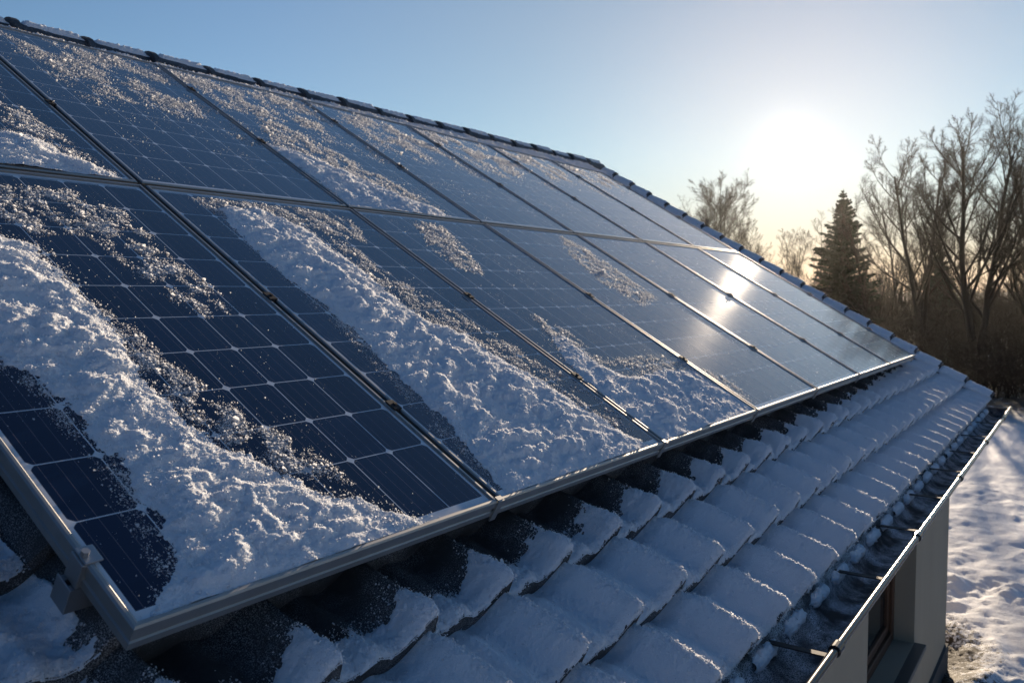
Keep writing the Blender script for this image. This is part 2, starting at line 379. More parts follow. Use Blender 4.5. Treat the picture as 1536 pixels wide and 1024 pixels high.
# ------------------------------------------------------------------ ground
def ground_mat():
    m, nt, b = mat('snowy_ground'); v = objc(nt)
    sp = nt.nodes.new('ShaderNodeSeparateXYZ'); lk(nt, v, sp.inputs[0])
    n1 = noise(nt, 26, 5, 0.7, v); n2 = noise(nt, 3.0, 4, 0.65, v); n3 = noise(nt, 16, 3, 0.6, v)
    snow = mixc(nt, n3, (0.80, 0.82, 0.86), (0.87, 0.88, 0.90))
    soil = mixc(nt, n3, (0.018, 0.013, 0.008), (0.075, 0.055, 0.030))
    # trodden bare strip along the foot of the wall
    dist = mth(nt, 'SUBTRACT', 0.95, sp.outputs[1])
    e = mth(nt, 'ADD', dist, mth(nt, 'MULTIPLY', mth(nt, 'SUBTRACT', n2, 0.5), 0.7))
    e = mth(nt, 'ADD', e, mth(nt, 'MULTIPLY', mth(nt, 'SUBTRACT', n1, 0.5), 1.6))
    e = mth(nt, 'ADD', e, mth(nt, 'MULTIPLY', mth(nt, 'MAXIMUM', mth(nt, 'SUBTRACT', sp.outputs[0], 8.3), 0.0), 0.6))
    f = ramp(nt, e, 0.16, 0.36)
    # leaf litter shows between the trees
    wood = mth(nt, 'MULTIPLY', ramp(nt, sp.outputs[0], 21.0, 27.0), ramp(nt, n2, 0.30, 0.42))
    f = mth(nt, 'MULTIPLY', f, mth(nt, 'SUBTRACT', 1.0, wood))
    lk(nt, mixc(nt, f, soil, snow), b.inputs['Base Color'])
    b.inputs['Roughness'].default_value = 0.7; b.inputs['Specular IOR Level'].default_value = 0.2
    bump(nt, n1, 0.5, 0.02, b); return m
def axis(a, b, fine0, fine1, step, grow=1.13):
    xs = list(np.arange(fine0, fine1, step)); s = step; x = fine0
    while x > a: s *= grow; x -= s; xs.insert(0, x)
    s = step; x = xs[-1]
    while x < b: s *= grow; x += s; xs.append(x)
    return np.array(xs)
gx = axis(-160, 900, 6.5, 15.5, 0.035, 1.045); gy = axis(-500, 500, -1.6, 1.6, 0.035, 1.06)
GX, GY = np.meshgrid(gx, gy, indexing='ij')
near = np.exp(-np.maximum(GX-9.5, 0)/4.5)*(0.35+0.65*smooth(-0.15, 0.35, fbm(GX*0.55, GY*0.8, 2, 2)))
GZ = 0.05*fbm(GX*0.35, GY*0.5, 1, 3)+0.13*near*np.maximum(billow(GX*1.3, GY*1.8, 3, 3), -0.6)+0.05*near*fbm(GX*5, GY*5, 8, 3)+0.055*fbm(GX*0.8, GY*2.2, 12, 3)
GZ += 0.022*near*fbm(GX*11, GY*11, 18, 2)
r_h = np.maximum(np.abs(GX-3), 0)
GZ += 0.03*np.exp(-np.maximum(0.95-GY, 0)/0.3)*billow(GX*14, GY*14, 25, 2)*(GX < 9.2)*(GX > 5)
GZ -= 0.10*np.exp(-np.maximum(0.95-GY, 0)/0.25)*(GX < 8.6)*near
far = np.hypot(GX, GY)
GZ += smooth(95, 260, far)*3.0*(0.8+0.5*fbm(GX*0.01, GY*0.01, 30, 2))        # rising ground far off
g = mk('ground', np.stack([GX, GY, GZ], 2).reshape(-1, 3), grid_faces(len(gx), len(gy)), ground_mat())
tag(g, kind='structure')

# ------------------------------------------------------------------ the house
TILE_P, TILE_C, LIP0, LIP_D = 0.28, 0.06, -0.64, 0.237
H0, H1 = -1.65, 7.68
def wave(h):
    """profile of a roof tile across the slope; the roll sits at the far side"""
    x = np.mod((h-TILE_C)/TILE_P, 1.0)                   # 0 = crest of the roll
    roll = np.exp(-((x-1.0)/0.20)**2)+np.exp(-(x/0.085)**2)*(x < 0.5)
    roll = np.where(x < 0.5, np.exp(-(x/0.07)**2), np.exp(-((x-1.0)/0.18)**2))
    mid = np.exp(-((x-0.45)/0.12)**2)
    return 0.078*roll+0.020*mid
def tile_n(h, u, k):
    s = (u-(LIP0+k*LIP_D))/LIP_D
    jit = 0.004*perlin(np.floor((h-TILE_C)/TILE_P)*1.37+k*3.1, h*0+k*0.71, 5)
    return -0.203+0.050*(1-s)+wave(h)+jit
def ridge_u(h): return 3.60+0.043*(h-1.286)
NK = 19
house = empty('house', (4.2, 3.5, 0))
tag(house, 'low rendered house with dark clay tiled roof under the solar panels', 'house')
HI = house.matrix_world.inverted()
hp = np.array([4.2, 3.5, 0.0])
class PartOf:
    pass
def part(o):           # a part built in world coordinates, hung under the house
    o.parent = house; o.matrix_parent_inverse = Matrix.Translation((-4.2, -3.5, 0)); return o

# tiled roof surface, course by course
def course_hs(k):
    if k <= 3: return np.concatenate([np.arange(H0, 3.0, 0.010), np.arange(3.0, H1+0.001, 0.016)])
    return np.arange(H0, H1+0.001, 0.028)
tv = []
for k in range(NK):
    hs = course_hs(k); u0 = LIP0+k*LIP_D
    us = np.concatenate([[u0-0.0002, u0], np.linspace(u0+0.004, u0+LIP_D*1.12, 5)])
    Hh, Uu = np.meshgrid(hs, us, indexing='ij'); Nn = tile_n(Hh, Uu, k)
    Nn[:, 0] -= 0.050; Nn[:, 1] -= 0.003
    ok = np.minimum(Uu, ridge_u(Hh)-0.03); Uu = ok
    tv.append((to_world(np.stack([Hh, Uu, Nn], 2).reshape(-1, 3)), grid_faces(len(hs), len(us))))
V, F = merge(tv)
part(mk('roof', V, F, M['tile'], smooth=True))
# the far slope and the deck below the tiles
mb = MB()
ra, rb = to_world([[H0, ridge_u(H0)-0.03, -0.15]])[0], to_world([[H1, ridge_u(H1)-0.03, -0.15]])[0]
ea = ra+np.array([0, 4.0, -2.3]); eb = rb+np.array([0, 4.0, -2.3])
e0, e1 = to_world([[H0, LIP0+0.04, -0.205]])[0], to_world([[H1, LIP0+0.04, -0.205]])[0]
rr, rs = ra-np.array([0, 0, 0.06]), rb-np.array([0, 0, 0.06])
mb.add([ra, rb, eb, ea], [(0, 1, 2, 3)])
part(mb.build('back_slope', M['tile']))
mb = MB(); mb.add([e0, e1, rs, rr], [(3, 2, 1, 0)])
part(mb.build('roof_deck', M['soffit']))

# ridge tiles, each overlapping the next with a raised collar
snow_parts = []; flake_parts = []
RS = 0.375
n_r = int((H1-0.02-H0)/RS)
for i in range(n_r+3):
    h0 = 1.34+RS*(i-8)+0.0
    if h0 < H0 or h0+RS > H1+0.08: continue
    jit = random.uniform(-0.006, 0.006)
    mb = MB(); ks = 12; prof = [(-0.012, 0.098), (0.022, 0.098), (0.026, 0.081), (RS*0.5, 0.078), (RS+0.02, 0.075)]
    vs = []
    for (dh, r) in prof:
        h = h0+dh; uc = ridge_u(h)
        for j in range(ks+1):
            a = math.radians(-20+220*j/ks)
            p = to_world([[h, uc, -0.096+jit]])[0]+np.array([0, -math.cos(a)*r, math.sin(a)*r])
            vs.append(p)
    fs = [(q*(ks+1)+j, q*(ks+1)+j+1, (q+1)*(ks+1)+j+1, (q+1)*(ks+1)+j) for q in range(len(prof)-1) for j in range(ks)]
    vs2 = [np.array(v) for v in vs]
    mb.add(vs, fs)
    # end face ring so the collar reads as thick
    ring = []
    for j in range(ks+1):
        a = math.radians(-20+220*j/ks); h = h0-0.012
        ring.append(to_world([[h, ridge_u(h), -0.096+jit]])[0]+np.array([0, -math.cos(a)*0.07, math.sin(a)*0.07]))
    mb.add(vs[:ks+1]+ring, [(j+1, j, ks+1+j, ks+2+j) for j in range(ks)])
    part(mb.build('ridge_tile', M['ridge'], smooth=False))
    # snow lying on top of the cap
    hh = np.linspace(h0+0.045, h0+RS-0.018, 40); aa = np.radians(np.linspace(48, 155, 24))
    A, B = np.meshgrid(hh, aa, indexing='ij')
    edge = np.minimum(smooth(math.radians(50), math.radians(74), B+0.16*fbm(A*30, B*5, 61, 2)), 1-smooth(math.radians(130), math.radians(155), B))
    edge = edge*smooth(h0+0.045, h0+0.07, A)*(1-smooth(h0+RS-0.05, h0+RS-0.018, A))
    R = 0.077+0.026*edge*(0.75+0.5*fbm(A*40, B*6, 66, 3))
    uc = ridge_u(A)
    base = to_world(np.stack([A.ravel(), uc.ravel(), np.full(A.size, -0.096+jit)], 1))
    P = base+np.stack([np.zeros(A.size), (-np.cos(B)*R).ravel(), (np.sin(B)*R).ravel()], 1)
    snow_parts.append((P, grid_faces(*A.shape)))

# verge tiles up the far gable edge
for k in range(NK):
    u0 = LIP0+k*LIP_D; u1 = min(u0+LIP_D+0.03, 3.84)
    if u0 > 3.75: continue
    mb = MB(); ks = 10; vs = []
    secs = [(u0, 0.062, 0.026), (u0+0.03, 0.062, 0.024), (u1-0.06, 0.055, 0.004), (u1, 0.053, 0.0)]
    for (u, r, dn) in secs:
        for j in range(ks+1):
            a = math.radians(-60+220*j/ks)
            vs.append(to_world([[7.66-math.cos(a+math.pi)*r, u, -0.105+dn+math.sin(a)*r]])[0])
    fs = [(q*(ks+1)+j, q*(ks+1)+j+1, (q+1)*(ks+1)+j+1, (q+1)*(ks+1)+j) for q in range(3) for j in range(ks)]
    mb.add(vs, fs+[tuple(range(ks+1))])
    part(mb.build('verge_tile', M['ridge'], smooth=False))
    uu = np.linspace(u0+0.008, u1-0.030, 34); aa = np.radians(np.linspace(20, 188, 26))
    A, B = np.meshgrid(uu, aa, indexing='ij')
    edge = smooth(math.radians(20), math.radians(55), B+0.25*fbm(A*25, B*4, 71, 2))*(1-smooth(math.radians(170), math.radians(188), B+0.2*fbm(A*20, B*3, 73, 2)))*smooth(u0+0.008, u0+0.022, A)*(1-smooth(u1-0.05, u1-0.030, A))
    R = 0.050+0.024*edge*(0.7+0.5*fbm(A*40, B*6, 76, 3)); dn = 0.024*(1-(A-u0)/(u1-u0))
    P = to_world(np.stack([7.66-np.cos(B+math.pi)*R, A, -0.105+dn+np.sin(B)*R], 2).reshape(-1, 3))
    snow_parts.append((P, grid_faces(*A.shape)))

# eave comb: short rolls closing the mouth of every tile
nt_tiles = int((H1-H0)/TILE_P)
for i in range(nt_tiles+1):
    hc = TILE_C+TILE_P*(i-5)-0.14
    if hc < H0+0.05 or hc > H1-0.1: continue
    a = to_world([[hc-0.075, LIP0-0.022, -0.192]])[0]; b = to_world([[hc+0.075, LIP0-0.022, -0.190]])[0]
    mb = MB(); mb.tube([a, a*0.5+b*0.5, b], [0.019, 0.021, 0.019], 10); part(mb.build('eave_filler', M['tile'], smooth=True))

# walls
WY, WX1, WX0, WZT = 0.951, 7.92, -1.9, 2.02
win = (4.80, 6.31, CAM_Z-2.42, CAM_Z-1.20)       # x0 x1 z0 z1
mb = MB(); D = 0.30
x0, x1, z0, z1 = win
def slab(a, b): mb.box(a, b)
slab((WX0, WY, 0.12), (x0, WY+D, WZT)); slab((x1, WY, 0.12), (WX1, WY+D, WZT))
slab((x0, WY, 0.12), (x1, WY+D, z0)); slab((x0, WY, z1), (x1, WY+D, WZT))
BY = 6.2
slab((WX1-D, WY+D, 0.12), (WX1, BY, WZT)); slab((WX0, WY+D, 0.12), (WX0+D, BY, WZT)); slab((WX0+D, BY-D, 0.12), (WX1-D, BY, WZT))
rp = to_world([[0, 3.74, -0.22]])[0]
for xa in (WX1-D, WX0):
    mb.prism([(WY+0.02, WZT), (BY-0.02, WZT), (rp[1]+0.1, rp[2]-0.05)], 0, xa, xa+D)
part(mb.build('wall', M['wall']))
mb = MB(); mb.box((WX0-0.02, WY-0.022, -0.3), (WX1+0.022, WY+0.2, 0.119)); mb.box((WX1-0.2, WY+0.2, -0.3), (WX1+0.022, BY, 0.119)); mb.box((WX0-0.02, WY+0.2, -0.3), (WX0+0.2, BY, 0.119))
part(mb.build('plinth', M['plinth']))
mb = MB(); sy = 0.80; mb.box((PO[0]+H0+0.03, 0.815, 2.022), (PO[0]+H1-0.05, WY+D, 2.045))
part(mb.build('soffit', M['soffit']))
mb = MB(); mb.box((PO[0]+H0+0.02, 0.79, 2.02), (PO[0]+H1-0.02, 0.813, 2.13)); part(mb.build('fascia', M['soffit']))
# window
fy = WY+0.13
wf = MB(); t = 0.07
for (a, b) in (((x0, z0), (x0+t, z1)), ((x1-t, z0), (x1, z1)), ((x0+t, z0), (x1-t, z0+t)), ((x0+t, z1-t), (x1-t, z1))):
    wf.box((a[0], fy, a[1]), (b[0], fy+0.08, b[1]))
wfo = part(wf.build('window', M['wood'], bevel=0.006))
ws = MB(); xa, xb, za, zb = x0+t, x1-t, z0+t, z1-t; t2 = 0.06
for (p0, p1, q0, q1) in ((xa, xa+t2, za, zb), (xb-t2, xb, za, zb), (xa+t2, xb-t2, za, za+t2), (xa+t2, xb-t2, zb-t2, zb)):
    ws.box((p0, fy+0.022, q0), (p1, fy+0.07, q1))
def sub(o, p):
    o.parent = p; o.matrix_parent_inverse = Matrix.Translation((4.2, 3.5, 0))@Matrix.Translation((-4.2, -3.5, 0)); return o
sub(ws.build('sash', M['wood'], bevel=0.005), wfo)
wp = MB(); wp.box((xa+t2, fy+0.04, za+t2), (xb-t2, fy+0.05, zb-t2)); sub(wp.build('pane', M['pane']), wfo)
wl = MB(); wl.box((x0-0.03, WY-0.075, z0-0.035), (x1+0.03, fy-0.003, z0-0.001)); sub(wl.build('sill', M['sill'], bevel=0.004), wfo)

# gutter: half-round trough, rolled bead, straps and sleeves
GY_, GZ_, GR = 0.658, CAM_Z-1.005, 0.085
GA, GB = PO[0]+H0, 8.50
pr = []
for j in range(15):
    a = math.pi+math.pi*j/14; pr.append((GY_+GR*math.cos(a), GZ_+GR*math.sin(a)))
inner = [(GY_+(GR-0.004)*math.cos(math.pi+math.pi*j/14), GZ_+(GR-0.004)*math.sin(math.pi+math.pi*j/14)) for j in range(14, -1, -1)]
mb = MB(); mb.prism(pr+inner, 0, GA, GB)
mb.prism([(GY_+(GR-0.001)*math.cos(math.pi+math.pi*j/14), GZ_+(GR-0.001)*math.sin(math.pi+math.pi*j/14)) for j in range(15)], 0, GB, GB+0.006)
mb.prism([(GY_+GR-0.004, GZ_+0.0005), (GY_+GR+0.001, GZ_+0.0005), (0.789, GZ_+0.045), (0.789, GZ_+0.050)], 0, GA, GB)
gut = part(mb.build('gutter', M['gutter_in'], smooth=False))
mb = MB(); by = GY_-GR-0.008
mb.tube([(x, by, GZ_+0.008) for x in np.linspace(GA, GB+0.004, 24)], [0.0125]*24, 16)
bead = sub(mb.build('gutter_bead', M['zinc'], smooth=True), gut)
for hj in (0.37, 1.70, 3.03, 4.36, 5.69, 7.0):
    x = PO[0]+hj
    mb = MB(); mb.tube([(x-0.028, by, GZ_+0.008), (x-0.024, by, GZ_+0.008), (x+0.024, by, GZ_+0.008), (x+0.028, by, GZ_+0.008)], [0.0145, 0.0180, 0.0180, 0.0145], 16)
    sub(mb.build('joint_sleeve', M['zinc'], smooth=False), gut)
for hj in np.arange(-1.2, 7.3, 0.72):
    x = PO[0]+hj+random.uniform(-0.05, 0.05)
    mb = MB(); mb.box((x-0.013, by+0.004, GZ_+0.002), (x+0.013, GY_+GR+0.05, GZ_+0.006))
    sub(mb.build('gutter_strap', M['steel']), gut)

# ------------------------------------------------------------------ mounting rails
for (ur, lab) in ((0.30, 'lowest bare aluminium mounting rail with its end clamp beside the front panel frame'), (1.42, 'second mounting rail from the eave hidden under the lower panels'),
                  (2.15, 'third mounting rail under the upper panel row'), (3.05, 'topmost mounting rail under the upper panels near the ridge')):
    r = empty('mounting_rail', to_world([[-0.06, ur, -0.105]])[0], (SLOPE, 0, 0))
    tag(r, lab, 'rail', 'rails carrying the panels')
    mb = MB(); prof = [(-0.02, 0), (0.02, 0), (0.02, 0.052), (0.007, 0.052), (0.007, 0.040), (-0.007, 0.040), (-0.007, 0.052), (-0.02, 0.052)]
    mb.prism(prof, 0, 0.0, 7.10); mb.build('rail', M['alu_rail'], r)
    for hb in np.arange(0.45, 7.0, 1.1):
        mb = MB(); mb.box((hb-0.015, -0.028, -0.055), (hb+0.015, -0.022, 0.03)); mb.box((hb-0.015, -0.028, -0.061), (hb+0.015, 0.09, -0.055)); mb.build('roof_hook', M['alu_rail'], r)
# end clamp at the open end of the lowest rail
mr = [o for o in bpy.data.objects if o.name.startswith('mounting_rail')][0]
mr.location = to_world([[-0.014, 0.172, -0.105]])[0]
mb = MB(); mb.box((0.006, -0.020, 0.053), (0.0285, 0.020, 0.104)); mb.box((0.010, -0.020, 0.1045), (0.042, 0.020, 0.1085)); mb.box((-0.004, -0.0235, 0.003), (-0.0005, 0.0235, 0.056))
mb.build('end_clamp', M['alu_rail'], mr, bevel=0.003)
mb = MB(); mb.tube([(0.018, 0, 0.109), (0.018, 0, 0.118)], [0.0075, 0.0075], 6); mb.build('bolt', M['alu_rail'], mr)

# ------------------------------------------------------------------ solar panels
LEN = {0: 1.766, 1: 1.638}; U0 = {0: 0.0, 1: 1.787}; PW = 0.987
CELLM = {r: cells('panel_cells_long' if r == 0 else 'panel_cells_short', LEN[r]) for r in (0, 1)}
FR = [(0.0, -0.048), (0.0, -0.034), (0.0035, -0.032), (0.0035, -0.024), (0.0, -0.022), (0.0, -0.0035), (0.0035, 0.0), (0.0095, 0.0), (0.0115, -0.0015), (0.0115, -0.0048), (0.0155, -0.0055), (0.0155, -0.0105), (0.0155, -0.048)]
def frame_mesh(L):
    mb = MB(); vs = []; n = len(FR)
    for (cx, cy, sx, sy) in ((0, 0, 1, 1), (PW, 0, -1, 1), (PW, L, -1, -1), (0, L, 1, -1)):
        for (d, z) in FR: vs.append((cx+sx*d, cy+sy*d, z))
    fs = []
    for s in range(4):
        for i in range(n):
            a, b = s*n+i, s*n+(i+1) % n; c, d = ((s+1) % 4)*n+(i+1) % n, ((s+1) % 4)*n+i
            fs.append((d, c, b, a))
    mb.add(vs, fs); return mb
proto = {}
plabel = {
 (0,0): 'front lower solar panel nearest the viewer, half covered by a broad thick snow drift',
 (0,1): 'second lower solar panel from the left with a long diagonal snow drift',
 (0,2): 'third lower solar panel with snow heaped only in its bottom half',
 (0,3): 'fourth lower solar panel, clear of drifts with a faint frost band',
 (0,4): 'fifth lower solar panel from the left, where the sun glare streak ends',
 (0,5): 'sixth lower solar panel, next to last before the gable edge',
 (0,6): 'last lower solar panel beside the far gable edge above the eave tiles',
 (1,0): 'upper leftmost solar panel with a snow roll on its bottom frame',
 (1,1): 'upper solar panel second from left, showing bright white cell corner dots',
 (1,2): 'upper solar panel third from left with a snow drift along its bottom edge',
 (1,3): 'upper solar panel fourth from left, frosted near the ridge and clear below',
 (1,4): 'upper solar panel fifth from left, pale blue with thin frost',
 (1,5): 'upper solar panel next to last, pale with reflected sky',
 (1,6): 'last upper solar panel at the far gable end below the ridge tip'}
PAN = {}
def copy_tree(o, parent=None):
    c = o.copy(); COL.objects.link(c)
    if parent is not None: c.parent = parent
    for ch in list(o.children): copy_tree(ch, c)
    return c
def make_panel(r):
    L = LEN[r]; e = empty('solar_panel', (0, 0, 0), (SLOPE, 0, 0))
    frame_mesh(L).build('frame', M['alu'], e)
    d = 0.0150; nx, ny = 3, 5
    mb = MB(); mb.box((d, d, -0.010), (PW-d, L-d, -0.0062)); mb.build('glass', CELLM[r], e)
    mb = MB(); mb.box((PW*0.5-0.06, L-0.25, -0.035), (PW*0.5+0.06, L-0.15, -0.0105)); mb.build('junction_box', M['steel'], e)
    for uc in ((0.42, 1.005) if r == 0 else (0.675, 1.3)):
        mb = MB(); mb.box((PW+0.002, uc-0.022, -0.03), (PW+0.012, uc+0.022, 0.0035)); mb.box((PW-0.007, uc-0.02, 0.0008), (PW+0.022, uc+0.02, 0.0042)); mb.tube([(PW+0.01, uc, 0.0043), (PW+0.01, uc, 0.009)], [0.006, 0.006], 6)
        mb.build('clamp', M['steel'], e)
    if r == 0:
        mb = MB(); mb.box((PW-0.004, -0.004, -0.062), (PW+0.020, 0.0, 0.002)); mb.box((PW-0.004, 0.0005, 0.0005), (PW+0.020, 0.014, 0.003)); mb.build('end_strap', M['alu'], e)
    return e
for r in (0, 1):
    src = make_panel(r)
    for c in range(7):
        o = src if c == 0 else copy_tree(src)
        o.location = to_world([[c+(0.0 if c == 0 else 0.004), U0[r], 0]])[0]
        tag(o, plabel[(r, c)], 'solar panel', 'solar panels on the roof'); PAN[(r, c)] = o
        for ch in o.children:
            if ch.name.startswith('glass'): ch['frost'] = [(0.01, 0.10, 0.24, 0.34, 0.40, 0.44, 0.45), (0.08, 0.15, 0.26, 0.36, 0.44, 0.46, 0.46)][r][c]  # amount of rime and painted sky reflection, stronger on farther panels
        if r == 0 and c == 0: o.scale.x = 1.0

# ------------------------------------------------------------------ snow on the panels
GLASS_N = -0.0062
def P2(pts, off=0.0): return [on_roof(x, y, off) for x, y in pts]
def drift(name, label, poly, bounds, step, T, seed, lump=1.0, fuzz=9000, edge_noise=0.03, shrink=0.0, gsize=0.0011):
    """a heap of snow on the glass: height field with clumpy edges and a crust of grains; bounds = (h0,h1,u0,u1)"""
    h0, h1, u0, u1 = bounds
    P = np.array(poly); a0 = max(h0, P[:, 0].min()-0.08); a1 = min(h1, P[:, 0].max()+0.08); b0 = max(u0, P[:, 1].min()-0.08); b1 = min(u1, P[:, 1].max()+0.08)
    hs = np.arange(a0, a1+step, step); us = np.arange(b0, b1+step, step); hs[-1] = a1; us[-1] = b1
    X, Y = np.meshgrid(hs, us, indexing='ij')
    sd = poly_sd(poly, X, Y)
    # where the outline runs past the frame the heap just stops against it
    sd = sd-shrink+edge_noise*fbm(X*11, Y*11, seed, 3)+0.016*fbm(X*45, Y*45, seed+7, 2)+0.006*perlin(X*130, Y*130, seed+9)
    rise = 1-np.exp(-np.maximum(sd, 0)/0.045)
    big = fbm(X*5.5, Y*8, seed+2, 2); lumps = billow(X*8, Y*12, seed+20, 2); mid = billow(X*24, Y*34, seed+30, 2); fine = fbm(X*70, Y*80, seed+40, 3, 0.65)
    Z = T*rise*(0.62+0.5*big)+lump*rise*(0.019*lumps+0.0065*mid+0.0034*fine)
    Z += 0.0012*rise*perlin(X*310, Y*310, seed+50)
    Z = np.where(sd > 0, np.maximum(Z, 0.0012*rise), -0.004)
    wall = np.minimum(np.minimum(X-h0, h1-X), np.minimum(Y-u0, u1-Y))
    Z = np.where(sd > 0, Z*(0.30+0.70*smooth(0.0, 0.06, wall))+0.004*rise*(1-smooth(0, 0.05, wall)), Z)
    sdc = 0.25*(sd[1:, 1:]+sd[:-1, 1:]+sd[1:, :-1]+sd[:-1, :-1])
    F = grid_faces(len(hs), len(us), (sdc > -0.004))
    V = np.stack([X, Y, GLASS_N+Z], 2).reshape(-1, 3)
    parts = [compact(V, F)]
    # grains: dense over the crests, loose around the rim
    idx = rng.integers(0, X.size, fuzz*4); sdv = sd.ravel()[idx]; zz = Z.ravel()[idx]
    pk = np.where(sdv > 0, np.where(sdv < 0.05, 1.0, 0.35+0.4*(fine.ravel()[idx] > 0.1)), np.exp(sdv/0.016)*0.5)
    m = (rng.random(len(idx)) < pk); idx = idx[m][:fuzz]
    px = X.ravel()[idx]+rng.normal(0, step, len(idx)); py = Y.ravel()[idx]+rng.normal(0, step, len(idx)); pz = np.maximum(Z.ravel()[idx], 0.0)
    R = gsize*rng.lognormal(0, 0.40, len(idx)); 
    gv, gf = flakes(np.stack([np.clip(px, h0+0.002, h1-0.002), np.clip(py, u0+0.002, u1-0.002), GLASS_N+pz+R*0.25], 1), R*1.1)
    nf = 2*len(parts[0][1]); parts.append((gv, gf))
    V, F = merge(parts)
    o = mk(name, V, F, M['snow']); two_mats(o, nf); o.matrix_world = RM
    tag(o, label, 'snow drift', 'snow drifts lying on the panels'); return o
def pb(r, c):
    a = c+(0.0 if c == 0 else 0.004)
    return (a+0.0125, a+PW-0.0125, U0[r]+0.0125, U0[r]+LEN[r]-0.0125)
bA = pb(0, 0)
polyA = P2([(-200, 300), (-60, 322), (0, 338), (45, 352), (95, 398), (140, 440), (178, 482), (225, 560), (262, 600), (318, 645), (372, 672), (432, 702), (500, 728), (566, 742), (645, 770), (640, 830), (480, 880), (400, 910), (300, 945), (225, 960), (222, 905), (240, 878), (264, 822), (245, 790), (215, 735), (180, 690), (140, 658), (100, 608), (62, 562), (22, 545), (0, 530), (-120, 470), (-260, 420)], 0.012)
drift('snow_drift', 'broad thick snow drift across the front panel, widest at its bottom frame', polyA, bA, 0.0034, 0.034, 11, 0.92, 20000, shrink=0.008)
polyB = P2([(318, 300), (345, 338), (385, 375), (440, 422), (482, 452), (540, 500), (575, 540), (610, 575), (650, 612), (690, 655), (722, 695), (748, 728), (772, 765), (860, 735), (1010, 690), (985, 660), (938, 636), (872, 598), (818, 560), (755, 528), (700, 492), (640, 468), (600, 438), (556, 402), (508, 368), (470, 338), (430, 318), (390, 302)], 0.012)
drift('snow_drift', 'long diagonal snow drift running from top to bottom of the second lower panel', polyB, pb(0, 1), 0.0042, 0.032, 23, 0.9, 19000, shrink=0.022)
polyC = P2([(826, 498), (850, 535), (890, 572), (930, 606), (968, 634), (1002, 668), (1060, 655), (1145, 622), (1128, 604), (1080, 575), (1040, 552), (1000, 548), (960, 560), (925, 556), (880, 524), (850, 500)], 0.01)
drift('snow_drift', 'smaller sunlit snow drift in the bottom of the third lower panel', polyC, pb(0, 2), 0.0055, 0.026, 35, 1.0, 9000)
polyU0 = P2([(-200, 190), (-80, 190), (0, 190), (45, 195), (95, 222), (140, 240), (186, 264), (188, 300), (60, 300), (-200, 290)], 0.01)
drift('snow_drift', 'rounded snow roll resting on the bottom frame of the upper leftmost panel', polyU0, pb(1, 0), 0.0050, 0.040, 47, 0.8, 8000)
polyU2 = P2([(405, 212), (440, 240), (478, 266), (512, 292), (535, 330), (690, 340), (664, 312), (622, 296), (575, 276), (520, 252), (470, 232), (430, 216)], 0.01)
drift('snow_drift', 'snow drift along the bottom edge of the third upper panel', polyU2, pb(1, 2), 0.0060, 0.026, 59, 0.9, 6000)

# loose dusting: (polygon in the photo, grains, mean radius, clumpiness)
dust_V = []
def dust(pts, n, r, cl=14.0, thr=0.05, rows=None, soft=0.03, raw=None):
    poly = P2(pts) if raw is None else raw
    n = int(n*2.9); P = np.array(poly); k = n*8
    h = rng.uniform(P[:, 0].min()-soft, P[:, 0].max()+soft, k); u = rng.uniform(P[:, 1].min()-soft, P[:, 1].max()+soft, k)
    sd = poly_sd(poly, h, u)
    w = smooth(-soft, soft, sd)*smooth(thr-0.24, thr+0.46, fbm(h*cl, u*cl*0.8, 81, 3)*0.85+0.22*fbm(h*60, u*60, 83, 2)+0.02)
    m = rng.random(k) < w
    # keep off the frames
    fh = np.mod(h, 1.0); inp = (fh > 0.026) & (fh < 0.974)
    fu = ((u > 0.016) & (u < 1.748)) | ((u > 1.808) & (u < 3.410))
    m &= inp & fu & (h < 7.0)
    h, u = h[m][:n], u[m][:n]
    R = 0.27*r*rng.lognormal(0, 0.6, len(h))
    dust_V.append(flakes(np.stack([h, u, GLASS_N+R*0.45], 1), R*1.15))
dust([(0, 275), (110, 285), (190, 318), (250, 380), (330, 440), (345, 470), (300, 470), (240, 430), (190, 390), (140, 350), (80, 345), (40, 345), (0, 320)], 9000, 0.0026)
dust([(150, 455), (205, 500), (255, 545), (330, 595), (425, 650), (520, 715), (440, 705), (360, 670), (290, 625), (230, 560), (180, 500)], 8000, 0.0024, thr=0.0)
dust([(0, 530), (60, 560), (110, 620), (190, 700), (260, 800), (245, 850), (215, 790), (150, 690), (60, 590), (0, 560)], 3000, 0.0020)
dust([(660, 670), (740, 690), (745, 725), (700, 715)], 300, 0.0034, thr=0.1)
dust([(290, 296), (420, 305), (530, 330), (545, 360), (490, 345), (420, 322), (330, 318)], 5000, 0.0024, thr=-0.05)
dust([(480, 335), (600, 420), (760, 510), (900, 590), (985, 645), (930, 640), (800, 560), (640, 475), (540, 400)], 9000, 0.0025, thr=0.02)
dust([(480, 440), (600, 560), (740, 720), (720, 720), (590, 570), (470, 450)], 3500, 0.0022, thr=0.0)
dust([(620, 328), (665, 340), (700, 375), (725, 410), (690, 400), (650, 370)], 3500, 0.0030, thr=-0.05)
dust([(800, 470), (850, 495), (900, 535), (880, 560), (840, 520)], 2500, 0.0028, thr=0.0)
dust([(900, 540), (1010, 530), (1100, 570), (1130, 600), (1050, 570)], 3500, 0.0028, thr=0.0)
dust([(840, 352), (880, 372), (920, 400), (985, 445), (960, 455), (900, 420), (860, 385)], 5000, 0.0030, thr=-0.02)
dust([(0, 140), (60, 180), (140, 235), (180, 258), (120, 240), (40, 200), (0, 185)], 3500, 0.0028, thr=0.0)
dust([(380, 160), (430, 190), (520, 235), (640, 300), (560, 290), (470, 250), (405, 210)], 7000, 0.0030, thr=-0.02)
